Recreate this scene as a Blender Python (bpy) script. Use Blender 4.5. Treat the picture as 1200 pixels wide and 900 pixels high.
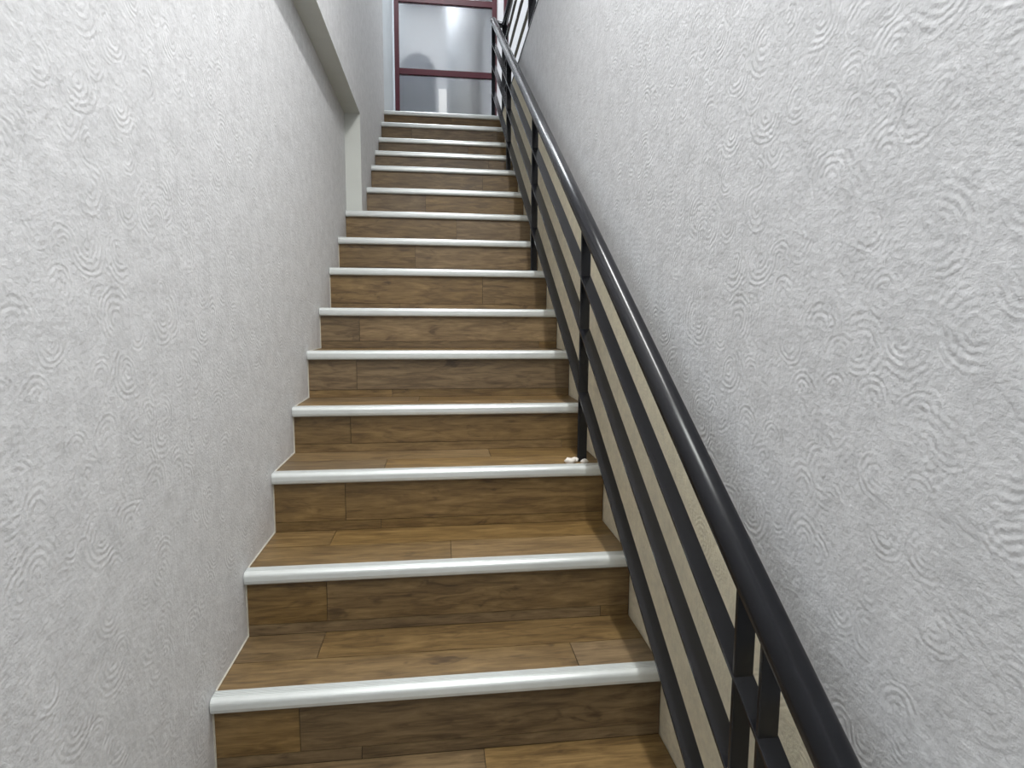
import bpy, bmesh, math, random
from mathutils import Vector, Matrix

for o in list(bpy.data.objects):
    bpy.data.objects.remove(o, do_unlink=True)
scene = bpy.context.scene
C = scene.collection
random.seed(7)

# ------------------------------------------------------------------ camera
FPX = 690.19
CAM = Vector((0.51695, -1.32515, 0.86453))
YAW, PIT, ROL = 0.125168, -0.113328, 0.006181
fwd = Vector((math.sin(YAW) * math.cos(PIT), math.cos(YAW) * math.cos(PIT), math.sin(PIT)))
rgt = Vector((math.cos(YAW), -math.sin(YAW), 0))
up = rgt.cross(fwd)
r2 = rgt * math.cos(ROL) + up * math.sin(ROL)
u2 = up * math.cos(ROL) - rgt * math.sin(ROL)
cam_data = bpy.data.cameras.new('camera')
cam_data.sensor_fit = 'HORIZONTAL'
cam_data.sensor_width = 36.0
cam_data.lens = FPX / 1200 * 36.0
cam_data.clip_start = 0.02
cam = bpy.data.objects.new('camera', cam_data)
M4 = Matrix((r2, u2, -fwd)).transposed().to_4x4()
M4.translation = CAM
cam.matrix_world = M4
C.objects.link(cam)
scene.camera = cam

# ------------------------------------------------------------------ world, lamps, exposure
world = bpy.data.worlds.new('world')
scene.world = world
world.use_nodes = True
bg = world.node_tree.nodes['Background']
bg.inputs[0].default_value = (0.95, 0.97, 1.0, 1)
bg.inputs[1].default_value = 0.8


def area_light(name, loc, size, size_y, watts, color, target=None):
    d = bpy.data.lights.new(name, 'AREA')
    d.shape = 'RECTANGLE'
    d.size, d.size_y, d.energy, d.color = size, size_y, watts, color
    o = bpy.data.objects.new(name, d)
    o.location = loc
    if target is not None:
        o.rotation_euler = (Vector(target) - Vector(loc)).to_track_quat('-Z', 'Y').to_euler()
    C.objects.link(o)
    return o


# fluorescent tube on the low ceiling over the first flight, then added fills for hall, landing and upper room
area_light('tube_lamp_light', (0.80, -0.35, 3.05), 0.10, 1.9, 84, (1.0, 0.99, 0.97))
area_light('hall_fill_light', (0.45, -2.3, 3.05), 0.9, 0.9, 60, (0.98, 1.0, 0.97))  # unseen fill added behind the camera for ambient light
area_light('landing_fill_light', (0.55, 3.6, 5.1), 0.7, 1.2, 60, (0.92, 0.96, 1.0))  # unseen fill added above the landing
area_light('upper_room_light', (2.6, 3.0, 5.1), 1.4, 2.0, 42, (0.95, 0.97, 1.0))  # unseen fill added to brighten the upper wall and stair top
area_light('office_light', (0.35, 5.42, 5.05), 0.6, 0.4, 34, (0.97, 0.98, 1.0))

scene.view_settings.view_transform = 'Standard'
scene.view_settings.look = 'None'
scene.view_settings.gamma = 1.0
scene.view_settings.use_curve_mapping = False
scene.view_settings.exposure = -0.52


# ------------------------------------------------------------------ node helpers
def srgb(r, g, b):
    def f(c):
        c /= 255
        return c / 12.92 if c <= 0.04045 else ((c + 0.055) / 1.055) ** 2.4
    return (f(r), f(g), f(b), 1)


class NT:
    def __init__(self, name):
        self.m = bpy.data.materials.new(name)
        self.m.use_nodes = True
        self.t = self.m.node_tree
        self.p = self.t.nodes['Principled BSDF']

    def n(self, kind, **kw):
        nd = self.t.nodes.new(kind)
        for k, v in kw.items():
            setattr(nd, k, v)
        return nd

    def l(self, a, b):
        self.t.links.new(a, b)

    def put(self, sock, v):
        if hasattr(v, 'is_output') or isinstance(v, bpy.types.NodeSocket):
            self.l(v, sock)
        else:
            sock.default_value = v

    def math(self, op, a, b=0.0, c=0.0):
        nd = self.n('ShaderNodeMath', operation=op)
        for i, v in enumerate((a, b, c)):
            self.put(nd.inputs[i], v)
        return nd.outputs[0]

    def vmath(self, op, a, b=None):
        nd = self.n('ShaderNodeVectorMath', operation=op)
        self.put(nd.inputs[0], a)
        if b is not None:
            self.put(nd.inputs[1], b)
        return nd

    def noise(self, vec, scale, detail=3.0, rough=0.55, dist=0.0):
        nd = self.n('ShaderNodeTexNoise')
        self.put(nd.inputs['Vector'], vec)
        nd.inputs['Scale'].default_value = scale
        nd.inputs['Detail'].default_value = detail
        nd.inputs['Roughness'].default_value = rough
        nd.inputs['Distortion'].default_value = dist
        return nd.outputs['Fac']

    def ramp(self, fac, stops):
        nd = self.n('ShaderNodeValToRGB')
        self.put(nd.inputs[0], fac)
        e = nd.color_ramp.elements
        while len(e) < len(stops):
            e.new(0.5)
        for el, (pos, col) in zip(e, stops):
            el.position, el.color = pos, col
        return nd.outputs[0]

    def smooth(self, v, a, b):
        nd = self.n('ShaderNodeMapRange', interpolation_type='SMOOTHSTEP')
        self.put(nd.inputs[0], v)
        nd.inputs[1].default_value = a
        nd.inputs[2].default_value = b
        return nd.outputs[0]

    def bump(self, h, strength, dist):
        nd = self.n('ShaderNodeBump')
        nd.inputs['Strength'].default_value = strength
        nd.inputs['Distance'].default_value = dist
        self.put(nd.inputs['Height'], h)
        self.l(nd.outputs[0], self.p.inputs['Normal'])


def plain(name, col, rough=0.5, metal=0.0, mottle=0.06, scale=18.0, bump=0.0):
    k = NT(name)
    co = k.n('ShaderNodeTexCoord').outputs['Object']
    f = k.noise(co, scale, 4.0)
    d = tuple(max(0, c * (1 - mottle)) for c in col[:3]) + (1,)
    b = tuple(min(1, c * (1 + mottle)) for c in col[:3]) + (1,)
    k.l(k.ramp(f, [(0.3, d), (0.7, b)]), k.p.inputs['Base Color'])
    k.p.inputs['Roughness'].default_value = rough
    k.p.inputs['Metallic'].default_value = metal
    if bump:
        k.bump(k.noise(co, scale * 6, 3.0), 0.4, bump)
    return k.m


def swirl_paper(name, col):
    """embossed wallcovering: short combed arcs, swirls and fine pitting"""
    k = NT(name)
    co = k.n('ShaderNodeTexCoord').outputs['Object']
    sep = k.n('ShaderNodeSeparateXYZ')
    k.l(co, sep.inputs[0])
    cmb = k.n('ShaderNodeCombineXYZ')
    k.l(sep.outputs['Y'], cmb.inputs[0])
    k.l(sep.outputs['Z'], cmb.inputs[1])
    base = cmb.outputs[0]
    wob = k.n('ShaderNodeTexNoise')
    k.l(base, wob.inputs['Vector'])
    wob.inputs['Scale'].default_value = 14
    wv = k.vmath('SCALE', k.vmath('SUBTRACT', wob.outputs['Color'], (0.5, 0.5, 0.5)).outputs[0])
    wv.inputs['Scale'].default_value = 0.022
    v = k.vmath('ADD', base, wv.outputs[0]).outputs[0]
    h = None
    for sc, off, rings, amp in ((9.0, (0, 0, 0), 10.0, 1.0), (13.5, (3.7, 1.3, 0), 7.5, 0.8)):
        s = k.vmath('SCALE', k.vmath('ADD', v, off).outputs[0])
        s.inputs['Scale'].default_value = sc
        vo = k.n('ShaderNodeTexVoronoi', voronoi_dimensions='2D')
        vo.inputs['Scale'].default_value = 1.0
        k.l(s.outputs[0], vo.inputs['Vector'])
        d = vo.outputs['Distance']
        df = k.vmath('SUBTRACT', s.outputs[0], vo.outputs['Position']).outputs[0]
        sc2 = k.n('ShaderNodeSeparateColor')
        k.l(vo.outputs['Color'], sc2.inputs[0])
        ang = k.math('MULTIPLY', sc2.outputs[0], 6.283)
        dr = k.n('ShaderNodeCombineXYZ')
        k.l(k.math('COSINE', ang), dr.inputs[0])
        k.l(k.math('SINE', ang), dr.inputs[1])
        side = k.vmath('DOT_PRODUCT', df, dr.outputs[0]).outputs['Value']
        m1 = k.smooth(side, -0.12, 0.08)
        m2 = k.math('SUBTRACT', 1.0, k.smooth(d, 0.42, 0.55))
        wave = k.math('SINE', k.math('MULTIPLY', d, 6.283 * rings))
        pick = k.smooth(sc2.outputs[1], 0.15, 0.6)
        hh = k.math('MULTIPLY', k.math('MULTIPLY', wave, m1), k.math('MULTIPLY', m2, k.math('MULTIPLY', pick, amp)))
        h = hh if h is None else k.math('ADD', h, hh)
    fine = k.noise(base, 95, 4.0, 0.6)
    mid = k.noise(base, 26, 3.0, 0.5, 0.8)
    tot = k.math('ADD', k.math('MULTIPLY', h, 0.29), k.math('ADD', k.math('MULTIPLY', fine, 2.2), k.math('MULTIPLY', mid, 1.6)))
    k.bump(tot, 0.34, 0.0022)
    c0 = tuple(c * 0.82 for c in col[:3]) + (1,)
    c1 = tuple(min(1, c * 1.08) for c in col[:3]) + (1,)
    cf = k.math('ADD', k.math('MULTIPLY', k.noise(base, 48, 5.0, 0.7), 0.6), k.math('MULTIPLY', k.noise(base, 16, 3.0), 0.4))
    k.l(k.ramp(cf, [(0.35, c0), (0.65, c1)]), k.p.inputs['Base Color'])
    k.p.inputs['Roughness'].default_value = 0.62
    return k.m


def wood(name, tint=1.0):
    """brown oak vinyl, grain along X, every plank shifted by its own random number"""
    k = NT(name)
    co = k.n('ShaderNodeTexCoord').outputs['Object']
    oi = k.n('ShaderNodeObjectInfo').outputs['Random']
    sh = k.n('ShaderNodeCombineXYZ')
    k.l(k.math('MULTIPLY', oi, 37.0), sh.inputs[0])
    k.l(k.math('MULTIPLY', oi, 11.0), sh.inputs[1])
    k.l(k.math('MULTIPLY', oi, 23.0), sh.inputs[2])
    p = k.vmath('ADD', co, sh.outputs[0]).outputs[0]
    g = k.vmath('MULTIPLY', p, (2.4, 17.0, 17.0)).outputs[0]
    g2 = k.vmath('MULTIPLY', p, (5.0, 70.0, 70.0)).outputs[0]
    grain = k.noise(g, 2.6, 5.0, 0.62, 0.9)
    fib = k.noise(g2, 4.0, 3.0, 0.6)
    f = k.math('ADD', k.math('MULTIPLY', grain, 0.72), k.math('MULTIPLY', fib, 0.28))
    col = k.ramp(f, [(0.28, srgb(62 * tint, 46 * tint, 26 * tint)), (0.45, srgb(99 * tint, 78 * tint, 47 * tint)),
                     (0.58, srgb(121 * tint, 98 * tint, 62 * tint)), (0.75, srgb(143 * tint, 118 * tint, 80 * tint))])
    kn = k.vmath('MULTIPLY', p, (1.0, 2.6, 2.6)).outputs[0]
    knot = k.smooth(k.noise(kn, 8.0, 3.0, 0.6, 0.6), 0.60, 0.76)
    mix = k.n('ShaderNodeMix', data_type='RGBA')
    k.l(k.math('MULTIPLY', knot, 0.75), mix.inputs[0])
    k.l(col, mix.inputs[6])
    mix.inputs[7].default_value = srgb(50, 34, 19)
    hs = k.n('ShaderNodeHueSaturation')
    k.l(mix.outputs[2], hs.inputs['Color'])
    k.l(k.math('ADD', 0.87, k.math('MULTIPLY', oi, 0.32)), hs.inputs['Value'])
    k.l(k.math('ADD', 0.84, k.math('MULTIPLY', k.math('FRACT', k.math('MULTIPLY', oi, 7.31)), 0.22)), hs.inputs['Saturation'])
    k.l(hs.outputs[0], k.p.inputs['Base Color'])
    k.p.inputs['Roughness'].default_value = 0.46
    k.bump(f, 0.25, 0.0012)
    return k.m


M_PAPER = swirl_paper('embossed_wallpaper', srgb(209, 210, 212))
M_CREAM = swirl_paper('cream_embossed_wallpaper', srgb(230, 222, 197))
M_PLASTER = plain('smooth_plaster', srgb(200, 203, 198), 0.6, mottle=0.03, scale=9, bump=0.0006)
M_WHITE = plain('white_wall_paint', srgb(232, 233, 236), 0.6, mottle=0.02, scale=6)
M_LANDING = plain('pale_blue_white_paint', srgb(214, 222, 228), 0.5, mottle=0.03, scale=8)
M_CEIL = plain('ceiling_paint', srgb(226, 226, 222), 0.8, mottle=0.02)
M_WOOD = wood('oak_vinyl_plank')
M_CORE = plain('dark_adhesive_bed', srgb(48, 38, 28), 0.9)
M_NOSE = plain('satin_white_nosing', srgb(212, 216, 215), 0.27, 0.32, mottle=0.025, scale=30)
M_CAULK = plain('white_caulk', srgb(190, 186, 174), 0.6, mottle=0.08, scale=60)
M_BLACK = plain('black_enamel', srgb(19, 20, 25), 0.22, 0.0, mottle=0.2, scale=40, bump=0.00012)
M_MAROON = plain('maroon_frame_paint', srgb(74, 14, 30), 0.42, mottle=0.1, scale=25)
M_MORTAR = plain('white_mortar', srgb(222, 216, 208), 0.9, mottle=0.1, scale=80, bump=0.002)
M_FLOOR = plain('grey_floor_tile', srgb(170, 165, 155), 0.5)
M_GREYFAB = plain('grey_upholstery', srgb(150, 153, 160), 0.8)
M_PALE = plain('pale_grey_paint', srgb(190, 194, 202), 0.6, mottle=0.02)
M_PAPERW = plain('white_card', srgb(250, 250, 250), 0.7, mottle=0.01)

kk = NT('frosted_glass')
kk.p.inputs['Base Color'].default_value = (0.95, 0.97, 0.98, 1)
kk.p.inputs['Roughness'].default_value = 0.24
kk.p.inputs['IOR'].default_value = 1.2
kk.p.inputs['Transmission Weight'].default_value = 1.0
fco = kk.n('ShaderNodeTexCoord').outputs['Object']
kk.l(kk.math('ADD', 0.42, kk.math('MULTIPLY', kk.noise(fco, 30, 2.0), 0.08)), kk.p.inputs['Roughness'])
M_FROST = kk.m


# ------------------------------------------------------------------ mesh helpers
def obj(name, bm, mat, parent=None, smooth=False):
    me = bpy.data.meshes.new(name)
    bmesh.ops.recalc_face_normals(bm, faces=bm.faces)
    bm.to_mesh(me)
    bm.free()
    for m in (mat if isinstance(mat, (list, tuple)) else [mat]):
        me.materials.append(m)
    if smooth:
        for p in me.polygons:
            p.use_smooth = True
    o = bpy.data.objects.new(name, me)
    C.objects.link(o)
    if parent is not None:
        o.parent = parent
        o.matrix_parent_inverse = Matrix.Translation(-parent_world(parent))
    return o


def parent_world(p):
    v = Vector((0, 0, 0))
    while p is not None:
        v += p.location
        if p.parent is not None:
            v += p.matrix_parent_inverse.translation
        p = p.parent
    return v


def box(bm, x0, x1, y0, y1, z0, z1, bevel=0.0, mi=0):
    b2 = bmesh.new()
    vs = [b2.verts.new((x, y, z)) for x in (x0, x1) for y in (y0, y1) for z in (z0, z1)]
    for f in ((0, 1, 3, 2), (4, 6, 7, 5), (0, 4, 5, 1), (2, 3, 7, 6), (0, 2, 6, 4), (1, 5, 7, 3)):
        b2.faces.new([vs[i] for i in f])
    if bevel:
        bmesh.ops.bevel(b2, geom=b2.edges[:], offset=bevel, segments=2, affect='EDGES', profile=0.6)
    for f in b2.faces:
        f.material_index = mi
    merge(bm, b2)
    return bm


def merge(bm, b2):
    me = bpy.data.meshes.new('tmp')
    bmesh.ops.recalc_face_normals(b2, faces=b2.faces)
    b2.to_mesh(me)
    b2.free()
    bm.from_mesh(me)
    bpy.data.meshes.remove(me)


def bx(*a, **k):
    return box(bmesh.new(), *a, **k)


def prism_x(prof, x0, x1):
    """closed (y, z) outline swept along X"""
    bm = bmesh.new()
    a = [bm.verts.new((x0, y, z)) for y, z in prof]
    b = [bm.verts.new((x1, y, z)) for y, z in prof]
    n = len(prof)
    for i in range(n):
        bm.faces.new((a[i], a[(i + 1) % n], b[(i + 1) % n], b[i]))
    bm.faces.new(a)
    bm.faces.new(b[::-1])
    return bm


def tube(pts, r, seg=16, caps=True):
    bm = bmesh.new()
    pts = [Vector(p) for p in pts]
    rings = []
    ref = Vector((1, 0, 0))
    for i, p in enumerate(pts):
        d = (pts[min(i + 1, len(pts) - 1)] - pts[max(i - 1, 0)]).normalized()
        n = ref - d * ref.dot(d)
        if n.length < 0.2:
            n = Vector((0, 0, 1)) - d * d.z
        n.normalize()
        ref = n
        b = d.cross(n)
        rr = r[i] if isinstance(r, (list, tuple)) else r
        rings.append([bm.verts.new(p + (n * math.cos(a) + b * math.sin(a)) * rr)
                      for a in [2 * math.pi * j / seg for j in range(seg)]])
    for A, B in zip(rings, rings[1:]):
        for j in range(seg):
            bm.faces.new((A[j], A[(j + 1) % seg], B[(j + 1) % seg], B[j]))
    if caps:
        bm.faces.new(rings[0][::-1])
        bm.faces.new(rings[-1])
    return bm


def bar_yz(p0, p1, wx, wn, bevel=0.002):
    """rectangular bar in a plane of constant x, with vertical cut ends (fits between posts)"""
    (x, y0, z0), (_, y1, z1) = p0, p1
    s = (z1 - z0) / (y1 - y0)
    hz = wn / 2 * math.sqrt(1 + s * s)
    bm = bmesh.new()
    vs = [bm.verts.new((x + sx * wx / 2, y, z + sz * hz)) for y, z in ((y0, z0), (y1, z1)) for sx in (-1, 1) for sz in (-1, 1)]
    for f in ((0, 1, 3, 2), (4, 6, 7, 5), (0, 4, 5, 1), (2, 3, 7, 6), (0, 2, 6, 4), (1, 5, 7, 3)):
        bm.faces.new([vs[i] for i in f])
    if bevel:
        bmesh.ops.bevel(bm, geom=bm.edges[:], offset=bevel, segments=1, affect='EDGES')
    return bm


def tag(o, label=None, cat=None, group=None, kind=None):
    if label:
        o['label'] = label
    if cat:
        o['category'] = cat
    if group:
        o['group'] = group
    if kind:
        o['kind'] = kind
    return o


def empty(name, loc):
    e = bpy.data.objects.new(name, None)
    e.empty_display_size = 0.1
    e.location = loc
    C.objects.link(e)
    return e


def struct(name, bm, mat, parent=None, label=None):
    o = obj(name, bm, mat, parent)
    if parent is None:
        o['kind'] = 'structure'
        if label:
            o['label'] = label
    return o


# ------------------------------------------------------------------ dimensions
W = 1.05            # right end of the nosings
XW = 1.066          # face of the right wall
XJ = 0.0875         # face of the upper left wall
YJ = 2.250          # where the left wall steps in
ZS = 2.005          # underside of the overhang
SY = [0.0, 0.2595, 0.5509, 0.8356, 1.1007, 1.3735, 1.6475, 1.9295, 2.2118, 2.498, 2.7794, 3.063, 3.3362, 3.6015, 3.8734]
SZ = [0.0, 0.183, 0.3726, 0.5372, 0.7219, 0.8954, 1.0915, 1.2718, 1.4576, 1.6474, 1.8468, 2.0161, 2.1829, 2.3757, 2.5533]
KLO = -5


def sy(k):
    return SY[k] if 0 <= k <= 14 else (0.272 * k if k < 0 else SY[14] + 0.272 * (k - 14))


def sz(k):
    return SZ[k] if k >= 0 else 0.182 * k


ZF = SZ[14]         # upper floor level
ZG = sz(KLO) - 0.182  # lower floor level
YP = 5.08           # glazed partition
ZC = 5.25           # upper ceiling

# ------------------------------------------------------------------ the setting
struct('floor', bx(-0.3, 4.4, -4.2, sy(KLO) + 0.3, ZG - 0.2, ZG), M_FLOOR, label='grey floor at the foot of the stairs')
struct('wall_left', bx(-0.28, 0, -4.2, YJ + 0.02, ZG, ZC), M_PAPER, label='embossed grey wallpaper on the near left wall')
bm = bx(-0.02, XJ, -4.2, YJ, ZS, ZC)
for f in bm.faces:
    f.material_index = 1 if abs(f.normal.z) > 0.5 else 0
struct('wall_left_upper', bm, [M_PAPER, M_PLASTER], label='overhanging upper left wall with a plain plaster underside')
bm = bx(-0.28, XJ, YJ, SY[14] + 0.03, 1.2, ZC)
for f in bm.faces:
    f.material_index = 1 if f.normal.y < -0.5 else 0
struct('wall_left_far', bm, [M_PAPER, M_PLASTER], label='left wall stepping in with a smooth plaster end face')
struct('wall_left_landing', bx(-0.28, XJ, SY[14] + 0.03, YP + 1.9, 1.2, ZC), M_LANDING, label='smooth pale wall beside the landing')
def cream_edge(y):  # height on the right wall below which the wallpaper is cream
    return 0.654 + 0.652 * y


bm = bmesh.new()
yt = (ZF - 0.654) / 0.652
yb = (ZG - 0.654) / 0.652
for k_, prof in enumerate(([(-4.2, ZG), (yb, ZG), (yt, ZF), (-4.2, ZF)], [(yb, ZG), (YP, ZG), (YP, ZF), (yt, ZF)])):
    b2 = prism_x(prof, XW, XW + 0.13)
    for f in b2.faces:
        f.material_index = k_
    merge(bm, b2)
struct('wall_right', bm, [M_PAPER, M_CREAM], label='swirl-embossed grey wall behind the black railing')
bm = bx(XW + 0.13, 4.4, -4.2, YP + 1.9, ZF - 0.2, ZF)
box(bm, XJ, XW + 0.13, SY[14] + 0.28, YP + 1.9, ZF - 0.2, ZF - 0.001)
struct('floor_upper', bm, M_FLOOR, label='upper floor around the stairwell')
struct('wall_back', bx(1.262, 4.4, YP - 0.03, YP + 0.09, ZF, ZC), M_WHITE, label='bright white wall of the upper hall')
struct('wall_right_upper', bx(4.4, 4.52, -4.2, YP + 1.9, ZF, ZC), M_WHITE)
struct('ceiling', bx(-0.28, 4.52, 0.75, YP + 1.9, ZC, ZC + 0.12), M_CEIL)
struct('ceiling_low', bx(XJ, XW + 0.13, -4.2, 0.75, 3.15, 3.3), M_CEIL)
struct('wall_right_near', bx(XW, XW + 0.13, -4.2, 0.75, ZF, 3.15), M_PAPER)
struct('wall_bulkhead', bx(XJ, 4.4, 0.62, 0.75, 3.3, ZC), M_WHITE)
struct('wall_hall', bx(XW + 0.13, 4.4, 0.62, 0.75, ZF, 3.3), M_WHITE)
struct('wall_office', bx(-0.28, 4.4, YP + 1.9, YP + 2.0, ZF - 0.2, ZC), M_WHITE)

# ------------------------------------------------------------------ staircase
stairs = tag(empty('staircase', (0.53, sy(KLO), ZG)),
             'straight flight of brown wood-plank stairs with white nosings between grey walls', 'staircase')

GAP = 0.0009


def planks_row(name, cuts, y0, y1, z0, z1, parent):
    for a, b in zip(cuts, cuts[1:]):
        obj(name, bx(a + GAP, b - GAP, y0, y1, z0, z1), M_WOOD, parent)


def nosing_profile(y, z):
    """bullnose with five small grip ridges on top; y = riser face, z = tread surface"""
    f, b, h = y - 0.021, y + 0.021, 0.031
    p = [(b, z + 0.0006), (b - 0.003, z + 0.0034)]
    n = 5
    w = 0.024 / n
    for i in range(n):
        yy = b - 0.004 - i * w
        p += [(yy, z + 0.0046), (yy - w * 0.55, z + 0.0046), (yy - w * 0.6, z + 0.0034), (yy - w * 0.95, z + 0.0034)]
    r = 0.013
    cy, cz = f + r, z + 0.0042 - r
    for i in range(7):
        a = math.radians(90 + 15 * i)
        p.append((cy + r * math.cos(a), cz + r * math.sin(a)))
    p += [(f, z - h + 0.012), (f + 0.002, z - h + 0.004), (f + 0.007, z - h), (y + 0.0, z - h), (y + 0.0, z - 0.004), (b, z - 0.004)]
    return p


# butt joints per step: (tread back row, tread front row, riser), metres from the left wall
CUTS = {-1: ([0.62], [0.3], [0.2]), 0: ([0.205], [0.86], [0.19]), 1: ([0.19], [0.55], [0.21]), 2: ([0.7], [0.34], [0.22]),
        3: ([0.44], [0.8], [0.20]), 4: ([0.85], [0.3], [0.19]), 5: ([0.3], [0.6], [0.17]), 6: ([0.6], [0.25], [0.74]),
        7: ([0.2], [0.7], [0.4]), 8: ([0.5], [0.9], [0.63])}
for k in range(KLO, 15):
    y, z = sy(k), sz(k)
    yn = sy(k + 1)
    zl = sz(k - 1) if k > KLO else ZG
    x0 = 0.0 if k <= 8 else XJ
    xt = XW - 0.0015
    bm = bx(x0 + 0.0005, XW - 0.0005, y + 0.004, yn + 0.02 if k != 8 else YJ - 0.001, zl - 0.06, z - 0.0035)
    if k == 8:
        box(bm, XJ + 0.0005, XW - 0.0005, YJ - 0.001, yn + 0.02, zl - 0.06, z - 0.0035)
    step = obj('step', bm, M_CORE, stairs)
    ct = CUTS.get(k, ([random.uniform(0.25, 0.9)], [random.uniform(0.25, 0.9)], [random.uniform(0.3, 0.9)]))
    ta, tb, rc = ([x0] + sorted(c) + [xt] for c in ct)
    yj = yn - 0.128                                   # joint between the two tread rows
    if k == 8:   # tread runs behind the pilaster face only in front of it
        obj('tread_plank', bx(XJ, xt, YJ + 0.002, yn - 0.001, z - 0.0035, z), M_WOOD, step)
        planks_row('tread_plank', [x0, xt], y + 0.021, YJ - 0.001, z - 0.0035, z, step)
    else:
        planks_row('tread_plank', ta, yj + GAP, yn - 0.001, z - 0.0035, z, step)
        planks_row('tread_plank', tb, y + 0.021, yj - GAP, z - 0.0035, z, step)
    zr = zl + 0.031                                   # narrow strip at the foot of the riser
    planks_row('riser_plank', rc, y, y + 0.004, zr + GAP, z - 0.03, step)
    planks_row('riser_plank', [x0, min(xt - 0.07, x0 + 0.98), xt] if k % 2 else [x0, x0 + 0.33, xt], y, y + 0.004, zl + 0.0008, zr - GAP, step)
    xe = W + 0.012
    obj('nosing', prism_x(nosing_profile(y, z), x0 + 0.002, xe), M_NOSE, step)
    # caulk beads along the left wall
    if k <= 7:
        bm = tube([(x0 + 0.001, y + 0.022, z + 0.001), (x0 + 0.001, yn - 0.002, z + 0.001)], 0.0022, 6)
        merge(bm, tube([(x0 + 0.001, y - 0.001, zl + 0.002), (x0 + 0.001, y - 0.001, z - 0.03)], 0.0024, 6))
        obj('caulk_bead', bm, M_CAULK, step)

# ------------------------------------------------------------------ stair railing
XR = 1.004
SL = 0.652
H0, R3, R2, R1 = 0.775, 0.600, 0.425, 0.212
RAD = 0.0265


def zr_(h, y):
    return h + SL * y


rail = tag(empty('stair_railing', (XR, 0.61, SZ[2])),
           'black metal stair railing with round handrail and three sloping bars', 'railing')
YTOP, YBOT = 3.965, -1.33
pts = [(XR, YBOT, zr_(H0, YBOT)), (XR, 1.0, zr_(H0, 1.0)), (XR, YTOP, zr_(H0, YTOP))]
obj('handrail', tube(pts, RAD, 20), M_BLACK, rail, True)
for h in (R3, R2, R1):
    obj('rail', bar_yz((XR, YBOT, zr_(h, YBOT)), (XR, YTOP - 0.03, zr_(h, YTOP - 0.03)), 0.036, 0.007, 0.001), M_BLACK, rail)
PW, PD = 0.033, 0.008


def post(y, zb):
    p = obj('post', bx(XR - PW / 2, XR + PW / 2, y - PD / 2, y + PD / 2, zb, zr_(H0, y) - 0.012, bevel=0.002), M_BLACK, rail)
    return p


P1 = None
for y, k in ((0.612, 2), (1.690, 6), (2.815, 10), (3.935, 14)):
    q = post(y, sz(k))
    if k == 2:
        P1 = q
post(-0.481, sz(-2))
post(-0.557, sz(-2))
# lumps of mortar left at the foot of the post
rnd = random.Random(3)
for cx, cy, r in ((XR - 0.045, 0.595, 0.013), (XR - 0.028, 0.607, 0.011), (XR + 0.004, 0.588, 0.010)):
    b = bmesh.new()
    bmesh.ops.create_icosphere(b, subdivisions=2, radius=r)
    for v in b.verts:
        v.co *= 1 + rnd.uniform(-0.3, 0.3)
        v.co.x *= 1.35
        v.co.z *= 0.8
        v.co += Vector((cx, cy, SZ[2] + r * 0.55))
    m = obj('mortar_lump', b, M_MORTAR, P1, True)
    m['label'] = 'white lump of mortar at the foot of a post'

# ------------------------------------------------------------------ guard railing of the upper floor
XGD = 1.098
guard = tag(empty('guard_railing', (XGD, 2.45, ZF)),
            'level black guard railing along the upper floor edge above the right wall', 'railing')
y0, y1 = 0.9, 3.97
zt = ZF + 0.765
obj('handrail', tube([(XGD, y0, zt), (XGD, y1 - 0.06, zt), (XGD, y1 - 0.02, zt + 0.004), (XGD - 0.02, y1 + 0.005, zt + 0.015),
                      (XR + 0.02, y1 + 0.012, zr_(H0, YTOP) - 0.01)], 0.024, 14), M_BLACK, guard, True)
for h in (0.600, 0.430, 0.225):
    obj('rail', bar_yz((XGD, y0, ZF + h), (XGD, y1 - 0.02, ZF + h), 0.018, 0.014, 0.001), M_BLACK, guard)
obj('bottom_rail', bx(XW - 0.004, XW + 0.05, y0, SY[14] - 0.03, ZF, ZF + 0.010), M_BLACK, guard)
for y in (1.35, 2.43, 3.93):
    obj('post', bx(XGD - 0.024, XGD + 0.024, y - 0.012, y + 0.012, ZF, zt, bevel=0.002), M_BLACK, guard)

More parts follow.
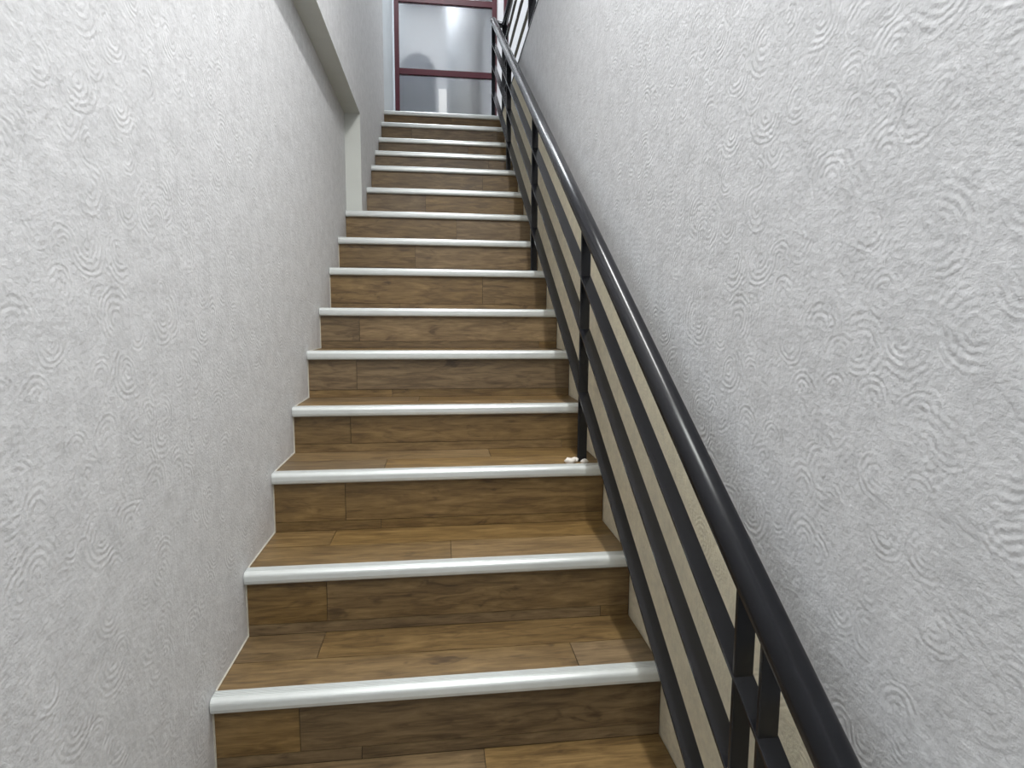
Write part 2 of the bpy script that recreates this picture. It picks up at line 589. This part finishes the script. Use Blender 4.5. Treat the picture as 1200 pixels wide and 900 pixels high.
# ------------------------------------------------------------------ glazed partition at the head of the stairs
win = tag(empty('window_1', (0.6, YP, ZF)), 'maroon framed frosted glass partition at the head of the stairs', None, None, 'structure')
XL0, XL1, XR0, XR1, XE0, XE1 = 0.104, 0.150, 1.092, 1.142, 1.212, 1.262
d0, d1 = YP - 0.025, YP + 0.025
for a, b in ((XL0, XL1), (XR0, XR1), (XE0, XE1)):
    obj('frame_stile', bx(a, b, d0, d1, ZF, ZC - 0.001, bevel=0.003), M_MAROON, win)
ZM, ZT, RT = 3.338, 4.028, 0.029
for zc in (ZF + 0.03, ZM, ZT, ZT + 0.72):
    obj('frame_rail', bx(XL1, XR0, d0 + 0.003, d1 - 0.003, zc - RT, zc + RT, bevel=0.003), M_MAROON, win)
for a, b in ((ZF + 0.06, ZM - RT), (ZM + RT, ZT - RT), (ZT + RT, ZT + 0.72 - RT)):
    obj('pane', bx(XL1, XR0, YP - 0.003, YP + 0.003, a, b), M_FROST, win)
obj('infill_panel', bx(XR1, XE0, YP - 0.006, YP + 0.006, ZF, ZC - 0.001), M_WHITE, win)
obj('jamb', bx(XJ, XL0, YP - 0.03, YP + 0.03, ZF, ZC - 0.001), M_LANDING, win)

# things blurred behind the frosted glass
col = obj('column', tube([(0.83, YP + 0.48, ZF), (0.83, YP + 0.48, ZC - 0.001)], 0.19, 32), M_WHITE, None, True)
tag(col, 'pale round column blurred behind the frosted glass', 'column')
board = obj('white_board', bx(0.545, 0.625, YP - 0.045, YP - 0.030, ZF, ZF + 0.62, bevel=0.003), M_PAPERW)
tag(board, 'narrow white board standing against the lower glass pane', 'board')
chair = tag(empty('tub_chair', (0.33, YP + 0.30, ZF)), 'grey round-backed shape blurred behind the left of the glass', 'chair')
bm = bmesh.new()
prof = []
for i in range(13):
    a = math.pi * i / 12
    prof.append((0.33 + 0.19 * math.cos(a), ZF + 0.84 + 0.22 * math.sin(a)))
prof = [(0.52, ZF + 0.02)] + prof + [(0.14, ZF + 0.02)]
A = [bm.verts.new((x, YP + 0.20, z)) for x, z in prof]
B = [bm.verts.new((x, YP + 0.30, z)) for x, z in prof]
for i in range(len(prof)):
    j = (i + 1) % len(prof)
    bm.faces.new((A[i], A[j], B[j], B[i]))
bm.faces.new(A)
bm.faces.new(B[::-1])
obj('backrest', bm, M_GREYFAB, chair)
obj('seat', bx(0.15, 0.51, YP + 0.302, YP + 0.70, ZF + 0.02, ZF + 0.42, bevel=0.03), M_GREYFAB, chair)
